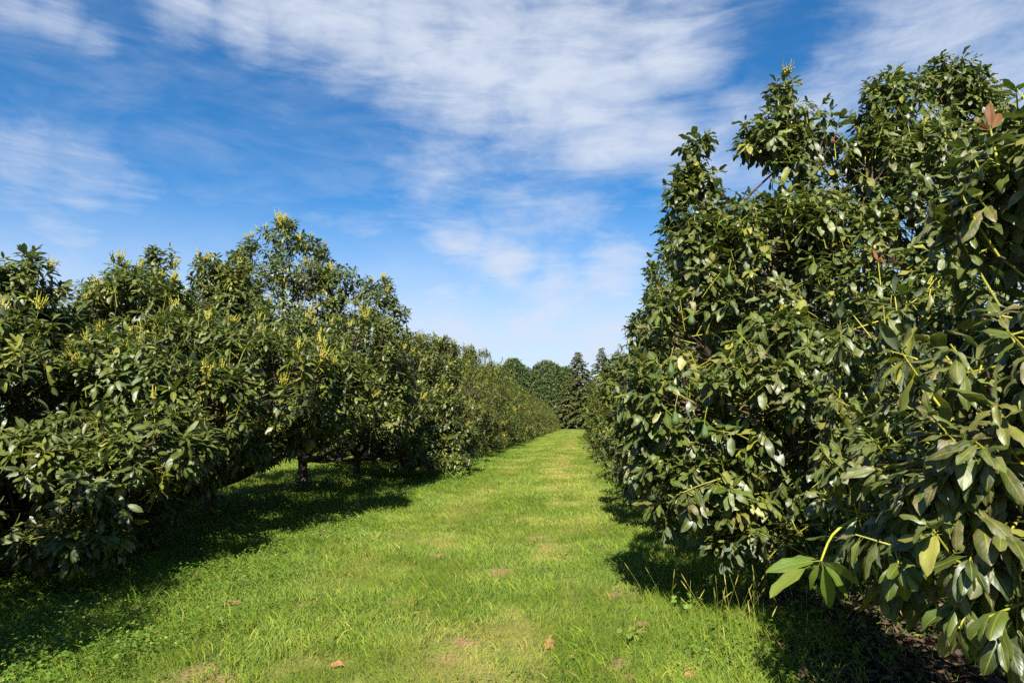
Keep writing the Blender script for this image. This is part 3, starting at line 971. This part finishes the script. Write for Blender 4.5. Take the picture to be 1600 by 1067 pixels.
def round_tree(label, x, y, lobes, seed, n, mat, cat='tree', group=None, name='round_tree', size=(.35, .75)):
    rng = np.random.default_rng(seed)
    base = np.array([x, y, 0])
    root = thing(name, label, cat, base, group)
    C = np.array([l[0] for l in lobes], float)
    Rr = np.array([l[1] for l in lobes], float)
    w = Rr.prod(1) ** .66
    li = rng.choice(len(C), n, p=w / w.sum())
    dv = unit(rng.normal(size=(n, 3)))
    P = C[li] + Rr[li] * dv * (1.06 - np.abs(rng.normal(0, .2, n)))[:, None]
    q = (((P[:, None] - C[None]) / Rr[None]) ** 2).sum(2)
    q[np.arange(n), li] = 9
    ok = (q.min(1) > .6) & (P[:, 2] > .6)
    P, dv, li = P[ok], dv[ok], li[ok]
    k = 7
    n = len(P) * k
    pos = np.repeat(P, k, 0) + rng.normal(0, .16, (n, 3))
    d = unit(np.repeat(dv, k, 0) + rng.normal(0, .65, (n, 3)) + np.array([0, 0, .3]))
    L = rng.uniform(*size, n) * 1.15
    tone = np.repeat(rng.random(len(P)), k)
    crown = leaves(pos, d, unit(np.repeat(dv, k, 0) + rng.normal(0, .4, (n, 3)) + np.array([0, 0, .6])), L, L * .34, rng.uniform(0, .6, n), rng.uniform(0, .4, n), 3,
                   np.clip(.6 * tone + .4 * rng.random(n), 0, 1), (rng.random(n) < .1) * rng.random(n), np.zeros(n))
    top = max(c[2] for c in C)
    tp = [tubes(np.array([[[0, 0, -.2], [.1, 0, top * .4], [0, .1, top]]]), np.array([[.40, .28, .06]]), 8, 0)]
    lp = np.array([bez(np.array([0, 0, top * .25]), np.array([0, 0, top * .4]), c * .6 + np.array([0, 0, top * .2]), c, 6) for c in C])
    tp.append(tubes(lp, np.linspace(.18, .04, 6)[None], 5, 0))
    build('trunk', tp, [M_BARK], root)
    build('crown', [crown], [mat], root)
    return root


def bg_lobes(cx, cy, Y, rel, specs):
    r_ = []
    for px, py, dy, rx, ry, rz in specs:
        p = at(px, py, Y + dy)
        r_.append(((p[0] - cx, p[1] - cy, p[2]), (rx, ry, rz)))
    return r_


Y = 165
x = at(855, 600, Y)[0]
round_tree('large round topped green pine standing beyond the end of the lane', x, Y,
           bg_lobes(x, Y, Y, 0, [(854, 592, 0, 3.6, 3.6, 4.0), (842, 606, -1, 3.6, 3, 3.4), (868, 600, -1, 3.0, 3, 3.6), (855, 625, -2, 5.0, 3.6, 3.6), (855, 650, -2, 5.4, 4, 4), (832, 620, 0, 2.6, 3, 3)]),
           31, 6000, M_PINE, 'pine', name='pine_tree')
x = at(884, 600, Y + 8)[0]
round_tree('smaller green pine tucked between the large round pine and the dark conifer', x, Y + 8,
           bg_lobes(x, Y + 8, Y + 8, 0, [(884, 594, 0, 2.4, 2.4, 3.0), (880, 615, 0, 3.2, 3, 3.6), (886, 640, 0, 3.4, 3, 4)]),
           32, 3200, M_PINE, 'pine', name='pine_tree')
x = at(800, 600, Y)[0]
round_tree('bluish green loose crowned pine peeking over the left row', x, Y,
           bg_lobes(x, Y, Y, 0, [(802, 578, 0, 2.2, 2.4, 2.5), (790, 588, 1, 2.2, 2, 2.4), (816, 586, 0, 1.9, 2, 2.0), (802, 610, 0, 4.2, 3, 4.0), (800, 640, 0, 4.2, 3, 4)]),
           33, 4000, M_PINE, 'pine', name='pine_tree', size=(.3, .7))
for (px, py, Y, r, lab, sd_) in (
        (903, 549, 150, 5.0, 'dark pointed conifer at the end of the lane, right of the round pine', 41),
        (940, 542, 158, 4.8, 'tall conifer half hidden behind the right row', 42),
        (922, 592, 143, 4.2, 'shorter dark conifer between the two tall pointed ones', 43),
        (886, 598, 146, 3.2, 'small brownish conifer in front of the pines', 44),
        (975, 560, 165, 5.0, 'conifer mostly covered by the avocado crowns on the right', 45)):
    p = at(px, py, Y)
    conifer(lab, p[0], p[1], p[2], r, sd_)

# ------------------------------------------------------------------ ground
lat_of = lambda x, y: x - ROW * y
BARE = [(*ground_at(963, 1040)[:2], .13), (*ground_at(985, 1062)[:2], .12), (*ground_at(540, 1040)[:2], .09), (*ground_at(780, 895)[:2], .20),
        (*ground_at(710, 858)[:2], .13), (*ground_at(686, 868)[:2], .10), (*ground_at(840, 835)[:2], .25), (*ground_at(745, 800)[:2], .16),
        (*ground_at(720, 1005)[:2], .10), (*ground_at(985, 985)[:2], .10), (*ground_at(190, 1005)[:2], .12), (*ground_at(620, 945)[:2], .08),
        (*ground_at(110, 1005)[:2], .10), (*ground_at(350, 1055)[:2], .10), (*ground_at(960, 925)[:2], .12), (*ground_at(940, 850)[:2], .14)]


def masks(x, y):
    lat = lat_of(x, y)
    wob = (vn(x * .7, y * .7, 3) - .5) * 1.4
    soil = np.zeros_like(x)
    for bx, by, br in BARE:
        d = np.hypot((x - bx), (y - by) * .75) + (vn(x * 11, y * 11, 8, 4) - .42) * br * 3.0
        soil = np.maximum(soil, 1 - sstep(d, br * .45, br * 1.15))
    soil = np.maximum(soil, .8 * sstep(vn(x * 2.2, y * 1.3, 21, 4), .70, .80) * sstep(lat, -3.3, -2.4) * (1 - sstep(lat, .5, 1.0)))
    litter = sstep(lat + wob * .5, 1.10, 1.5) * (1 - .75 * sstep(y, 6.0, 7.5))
    litter = np.maximum(litter, .35 * sstep(-(lat + 6.6) ** 2 + wob, -1.8, 0))
    dry = .85 * np.exp(-((lat + .55 + .5 * wob) / .60) ** 2) * sstep(vn(x * 1.6, y * .8, 5, 4), .40, .62)
    dry = np.maximum(dry, .5 * np.exp(-((lat + 2.2) / .35) ** 2) * sstep(vn(x * .8, y * .4, 6), .4, .7))
    dry = np.maximum(dry, .55 * sstep(vn(x * 1.7, y * 1.2, 15), .60, .78) * sstep(lat, -3.0, -2.2) * (1 - sstep(lat, .2, .8)))
    return lat, soil, litter, dry, wob


def gh(x, y):
    return .030 * np.sin(x * .9 + .4) * np.sin(y * .55) + .014 * np.sin(x * 2.3 + y * 1.7)


xs = np.concatenate([-np.geomspace(400, 14, 18), np.arange(-13.5, -7, .3), np.arange(-7, 6, .085), np.arange(6, 12, .4), np.geomspace(13, 400, 18)])
ys = np.concatenate([np.array([-60, -30, -15, -6, -2, 0, 1, 2]), np.arange(2.5, 14, .085), np.arange(14, 40, .4), np.geomspace(41, 900, 40)])
GX, GY = np.meshgrid(xs, ys)
gx, gy = GX.ravel(), GY.ravel()
lat, soil, litter, dry, wob = masks(gx, gy)
near = np.exp(-np.maximum(0, np.hypot(gx, gy) - 30) / 15)
gz = gh(gx, gy) * near
nx, ny = len(xs), len(ys)
ii = (np.arange(ny - 1)[:, None] * nx + np.arange(nx - 1)[None]).ravel()
Fg = np.stack([ii, ii + 1, ii + nx + 1, ii + nx], 1)
m, t = new_mat("meadow_ground")
o_ = t.n('ShaderNodeOutputMaterial')
geo = t.n('ShaderNodeNewGeometry')
pos_ = geo.outputs['Position']
n1 = t.noise(pos_, 0.8, 5, .6)
n2 = t.noise(pos_, 28, 4, .7)
mp = t.n('ShaderNodeMapping')
mp.inputs['Scale'].default_value = (9, 3.5, 1)
t.link(pos_, mp.inputs[0])
n3 = t.noise(mp.outputs[0], 1.0, 6, .7)
c = t.mix(t.ramp(n3, .3, .7), (0.038, 0.060, 0.010), (0.120, 0.165, 0.022))
c = t.mix(t.math('MULTIPLY', t.ramp(n1, .45, .7), .35), c, (0.15, 0.19, 0.035))
c = t.mix(t.math('MULTIPLY', t.ramp(n2, .58, .75), .5), c, (0.07, 0.06, 0.025))
c = t.mix(t.math('MULTIPLY', t.attr('dry'), .6), c, (0.27, 0.23, 0.075))
c = t.mix(t.math('MULTIPLY', t.attr('soil'), .95), c, t.mix(t.ramp(n2, .3, .7), (0.17, 0.095, 0.045), (0.33, 0.20, 0.10)))
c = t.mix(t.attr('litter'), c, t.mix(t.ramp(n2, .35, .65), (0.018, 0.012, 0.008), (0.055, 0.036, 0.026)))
p = t.n('ShaderNodeBsdfPrincipled')
t.link(c, p.inputs['Base Color'])
p.inputs['Roughness'].default_value = .95
p.inputs['Specular IOR Level'].default_value = .1
bm_ = t.n('ShaderNodeBump')
bm_.inputs['Strength'].default_value = .8
bm_.inputs['Distance'].default_value = .04
t.link(t.math('ADD', n2, n3), bm_.inputs['Height'])
t.link(bm_.outputs[0], p.inputs['Normal'])
t.link(p.outputs[0], o_.inputs[0])
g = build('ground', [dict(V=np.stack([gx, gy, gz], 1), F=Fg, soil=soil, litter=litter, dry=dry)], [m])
g['kind'] = 'structure'

# ------------------------------------------------------------------ grass
rng = np.random.default_rng(2024)


def scatter(n, y0, y1, power, la0, la1, wedge=None):
    """points with density falling as distance ** -power"""
    u = rng.random(n)
    e = 1 - power
    y = (y0 ** e + u * (y1 ** e - y0 ** e)) ** (1 / e)
    la = rng.uniform(la0, la1, n)
    x = la + ROW * y
    if wedge:
        k = (np.abs(x) < wedge * y + 1.0)
        x, y = x[k], y[k]
    return x, y


gp = []


def grass(x, y, hmin, hmax, w0, dens_fn, lean=.5, tall=False, mat=0):
    lat, soil, litter, dry, wob = masks(x, y)
    keep = rng.random(len(x)) < dens_fn(lat, soil, litter, dry, x, y)
    x, y, dry, lat = x[keep], y[keep], dry[keep], lat[keep]
    n = len(x)
    d = np.hypot(x, y)
    clump = vn(x * 3.3, y * 3.3, 31)
    big = vn(x * .55, y * .4, 33)
    h = rng.uniform(hmin, hmax, n) * (0.55 + .95 * clump)
    h *= 1 + .35 * sstep(-lat, 2.6, 3.6) + .05 * sstep(lat, .5, 1.2)
    h *= 1 - .45 * dry
    w = w0 * np.maximum(1.0, d / 6.5) ** .9 * rng.uniform(.7, 1.3, n)
    az = rng.uniform(0, 6.283, n)
    az2 = vn(x * .8, y * .8, 35) * 12
    l = rng.uniform(.1, 1.0, n) * lean
    ld = np.stack([np.cos(az) * l + .25 * np.cos(az2), np.sin(az) * l + .25 * np.sin(az2), np.ones(n)], 1)
    pos = np.stack([x, y, gh(x, y) * np.exp(-np.maximum(0, d - 30) / 15) - .004], 1)
    up = np.stack([np.cos(az + 1.57), np.sin(az + 1.57), np.full(n, .2)], 1)
    age = np.clip(dry * rng.uniform(.2, 1.0, n) + (rng.random(n) < .07) * rng.uniform(.4, 1, n) + .22 * sstep(big, .45, .8) * rng.random(n), 0, 1)
    rnd = np.clip(.85 * rng.random(n) + .45 * (clump - .2) + .25 * (big - .5), 0, 1)
    # blade: base pair, middle pair, tip
    y_ = unit(ld)
    zv = unit(up - (up * y_).sum(1, keepdims=True) * y_)
    xv = np.cross(y_, zv)
    bend = rng.uniform(.2, 1.1, n)
    hor = unit(np.stack([np.cos(az), np.sin(az), np.zeros(n)], 1))
    p1 = pos + y_ * (h * .55)[:, None]
    p2 = p1 + unit(y_ + hor * bend[:, None] - np.array([0, 0, .15]) * bend[:, None]) * (h * .5)[:, None]
    V = np.stack([pos - xv * (w * .5)[:, None], pos + xv * (w * .5)[:, None], p1 - xv * (w * .42)[:, None], p1 + xv * (w * .42)[:, None], p2], 1).reshape(-1, 3)
    bidx = (np.arange(n) * 5)[:, None]
    Fq = bidx + np.array([[0, 1, 3, 2]])
    Ft = bidx + np.array([[2, 3, 4]])
    r5 = lambda a: np.repeat(a, 5)
    gp.append(dict(V=V, F=[Fq, Ft], rnd=r5(rnd), age=r5(age), brz=np.zeros(5 * n), mat=mat))
    return x, y


lawn = lambda la, so, li, dr, x, y: (1 - .92 * so) * (1 - .93 * li) * (1 - .35 * dr) * (.55 + .6 * vn(x * 2.6, y * 2.6, 41)) * (1 - .55 * sstep(-la, 4.2, 5.5))
x, y = scatter(330000, 2.6, 16, 1.15, -6.5, 3.4, .95)
grass(x, y, .035, .085, .0052, lawn)
x, y = scatter(230000, 14, 110, 1.35, -6.0, 3.0, 1.2)
grass(x, y, .05, .11, .0060, lawn)
# coarse tufts
x, y = scatter(60000, 2.8, 30, 1.2, -5.5, 2.6, .95)
grass(x, y, .07, .16, .0085, lambda la, so, li, dr, x, y: lawn(la, so, li, dr, x, y) * sstep(vn(x * 2.4, y * 2.4, 51), .46, .66), lean=1.1)
# unmown fringe with seed heads at the edge of the right row
tx, ty = ground_at(1140, 985)[:2]
x = tx + .12 + rng.normal(0, .34, 5200)
y = ty + rng.normal(0, .65, 5200)
grass(x, y, .07, .17, .0050, lambda la, so, li, dr, x, y: np.where(la > .55, 1.0, .25) * (1 - .35 * li), lean=.55)
x = ground_at(1090, 905)[0] + rng.normal(0, .30, 2200)
y = ground_at(1090, 905)[1] + rng.normal(0, .35, 2200)
grass(x, y, .10, .24, .0055, lambda la, so, li, dr, x, y: np.ones_like(x), lean=.5)
# the sunlit lane seen beneath the left row
x, y = scatter(60000, 7, 60, 1.1, -13.5, -6.2, 1.4)
grass(x, y, .05, .11, .0075, lambda la, so, li, dr, x, y: .9 - .6 * li)
# seed heads
n = 60
x = tx + rng.normal(.1, .35, n)
y = ty + rng.normal(.1, .6, n)
h = rng.uniform(.26, .48, n)
lean_ = rng.normal(0, .10, (n, 2))
p0 = np.stack([x, y, gh(x, y)], 1)
p2 = p0 + np.stack([lean_[:, 0], lean_[:, 1], h], 1)
p1 = (p0 + p2) / 2 + np.stack([-lean_[:, 0] * .3, -lean_[:, 1] * .3, h * .05], 1)
tb = tubes(np.stack([p0, p1, p2], 1), np.array([.0016, .0014, .0011])[None], 3, 0)
nvv = len(tb['V'])
tb.update(rnd=np.full(nvv, .8), age=np.full(nvv, .35), brz=np.zeros(nvv))
gp.append(tb)
dd_ = unit(p2 - p1)
hd = tubes(np.stack([p2, p2 + dd_ * .03, p2 + dd_ * .075], 1), np.array([.0025, .0042, .0012])[None], 5, 0)
nvv = len(hd['V'])
hd.update(rnd=np.full(nvv, .9), age=np.full(nvv, .75), brz=np.zeros(nvv))
gp.append(hd)
go = build('grass', gp, [M_GRASS])
go['kind'] = 'stuff'
go['label'] = 'short sunlit green grass with dry straw patches covering the lane'


# ------------------------------------------------------------------ broadleaf ground cover along the tree strips
def cover(x, y, smin, smax, prob, zmax):
    lat, soil, litter, dry, wob = masks(x, y)
    k = rng.random(len(x)) < prob(lat, litter, soil, x, y)
    x, y = x[k], y[k]
    n = len(x)
    d = np.hypot(x, y)
    a = rng.uniform(0, 6.283, n)
    dv = np.stack([np.cos(a), np.sin(a), rng.normal(.1, .25, n)], 1)
    L = rng.uniform(smin, smax, n) * np.maximum(1, d / 9) ** .5
    z = gh(x, y) + rng.random(n) ** 1.4 * zmax * (.4 + 1.2 * vn(x * 2.1, y * 2.1, 61))
    return leaves(np.stack([x, y, z], 1), dv, np.stack([rng.normal(0, .3, n), rng.normal(-.1, .3, n), np.ones(n)], 1), L, L * rng.uniform(.6, .85, n),
                  rng.uniform(.1, .7, n), rng.uniform(0, .3, n), 3, np.clip(.5 * rng.random(n) + .5 * vn(x * 2.5, y * 2.5, 63), 0, 1),
                  (rng.random(n) < .08) * rng.random(n) * .8, np.zeros(n))


cp = []
x, y = scatter(150000, 3.0, 45, 1.2, -7.5, -2.5, 1.1)
cp.append(cover(x, y, .016, .040, lambda la, li, so, x, y: sstep(-(la) + (vn(x * .9, y * .6, 71) - .5) * 1.8, 2.6, 3.5) * (1 - .6 * li) * (.35 + vn(x * 1.8, y * 1.8, 72)), .13))
x, y = scatter(40000, 3.5, 30, 1.2, .3, 3.2, 1.0)
cp.append(cover(x, y, .020, .045, lambda la, li, so, x, y: sstep(vn(x * 1.1, y * .8, 73), .42, .62) * (1 - .85 * li), .10))
x, y = scatter(60000, 3.0, 18, 1.2, -3.0, 1.2, .95)
cp.append(cover(x, y, .014, .030, lambda la, li, so, x, y: sstep(vn(x * 1.3, y * 1.3, 75), .50, .66) * (1 - so), .06))
x = ground_at(1400, 1010)[0] + rng.normal(0, .40, 2600)
y = ground_at(1400, 1010)[1] + rng.normal(.1, .35, 2600)
cp.append(cover(x, y, .03, .065, lambda la, li, so, x, y: np.full(len(x), .9) * sstep(vn(x * 2.4, y * 2.4, 77), .38, .6), .22))
co = build('ground_cover', cp, [M_WEED])
co['kind'] = 'stuff'
co['label'] = 'low leafy green weeds along the shaded foot of the tree rows'

# dead leaves under the trees
x, y = scatter(15000, 2.6, 16, 1.2, 1.2, 6.0, 1.2)
lat, soil, litter, dry, wob = masks(x, y)
k = rng.random(len(x)) < .15 + .85 * litter
x, y = x[k], y[k]
x2 = rng.uniform(-8, -3.6, 2500) + 0
y2 = rng.uniform(6, 20, 2500)
x2 = x2 + ROW * y2
x, y = np.concatenate([x, x2]), np.concatenate([y, y2])
n = len(x)
a = rng.uniform(0, 6.283, n)
L = rng.uniform(.06, .15, n)
lt = leaves(np.stack([x, y, gh(x, y) + rng.uniform(.004, .05, n)], 1), np.stack([np.cos(a), np.sin(a), rng.normal(.0, .2, n)], 1),
            np.stack([rng.normal(0, .35, n), rng.normal(0, .35, n), np.ones(n)], 1), L, L * rng.uniform(.3, .45, n), rng.uniform(-.8, .9, n), rng.uniform(.0, .7, n), 2,
            rng.random(n), (rng.random(n) < .04) * .6, np.zeros(n))
lo = build('leaf_litter', [lt], [M_DEAD])
lo['kind'] = 'stuff'
lo['label'] = 'dark brown dead leaves on the soil under the right row'

# ------------------------------------------------------------------ single fallen leaves on the grass, two weed plants
FALL = [(350, 947, .15, .5, 'lone brown fallen leaf on the grass at left near the shadow edge', .6),
        (848, 1018, .17, .9, 'largest orange brown fallen leaf lying curled on the grass in front', 1.0),
        (868, 1022, .11, 2.4, 'orange leaf overlapping the largest fallen leaf in front', .95),
        (884, 1036, .07, .3, 'small orange fallen leaf just right of the curled pair', 1.0),
        (990, 979, .14, .1, 'greyish brown fallen leaf by the tall grass at right', .25),
        (1065, 1064, .12, .2, 'orange fallen leaf at the bottom edge under the tall grass', .95),
        (540, 1040, .12, 2.9, 'reddish fallen leaf in the grass at bottom, left of centre', .8)]
for px, py, L, a, lab, ag in FALL:
    p = ground_at(px, py)
    z = gh(np.array([p[0]]), np.array([p[1]]))[0] + .022
    part = leaves(np.array([[0, 0, 0.0]]), np.array([[math.cos(a), math.sin(a), .08]]), np.array([[.05, -.45, 1.0]]), np.array([L]), np.array([L * .48]),
                  np.array([.35]), np.array([.30]), 0, np.array([.9]), np.array([ag]), np.array([0.0]))
    o = build('fallen_leaf', [part], [M_DEAD])
    o.location = (p[0], p[1], z)
    o['label'] = lab
    o['category'] = 'fallen leaf'
    o['group'] = 'single fallen leaves on the grass'


def weed(px, py, h, r, n, L, seed, lab):
    rg = np.random.default_rng(seed)
    p = ground_at(px, py)
    root = thing('weed_plant', lab, 'weed', (p[0], p[1], 0))
    ns = 9
    a = rg.uniform(0, 6.283, ns)
    e = np.stack([np.cos(a) * r * rg.uniform(.3, 1, ns), np.sin(a) * r * rg.uniform(.3, 1, ns), h * rg.uniform(.6, 1.05, ns)], 1)
    st = np.stack([bez(np.zeros(3), np.array([0, 0, h * .4]), q * np.array([.7, .7, .7]), q, 6) for q in e])
    build('stem', [tubes(st, np.linspace(.006, .002, 6)[None], 4, 0)], [M_TWIG], root)
    si = rg.integers(0, ns, n)
    ti = rg.integers(1, 6, n)
    pos = st[si, ti] + rg.normal(0, L * .5, (n, 3))
    pos[:, 2] = np.abs(pos[:, 2])
    d = unit(rg.normal(0, 1, (n, 3)) * np.array([1, 1, .4]))
    Ln = rg.uniform(.6, 1.2, n) * L
    build('foliage', [leaves(pos, d, np.array([0, -.2, 1.0]) + rg.normal(0, .3, (n, 3)), Ln, Ln * .5, rg.uniform(.2, .8, n), rg.uniform(.1, .3, n), 2, rg.uniform(.5, 1, n), rg.uniform(0, .25, n), np.zeros(n))],
          [M_WEED], root)


weed(738, 742, .50, .50, 420, .085, 1, 'bright leafy weed clump at the shadow edge below the left row')
weed(712, 752, .32, .40, 260, .075, 4, 'lower leafy weed just left of the bright weed clump')
weed(988, 1006, .13, .10, 34, .07, 2, 'small broad leaved weed in the grass beside bare soil')
weed(1085, 962, .16, .14, 46, .07, 3, 'green broad leaved weed among tall grass by the right shade')
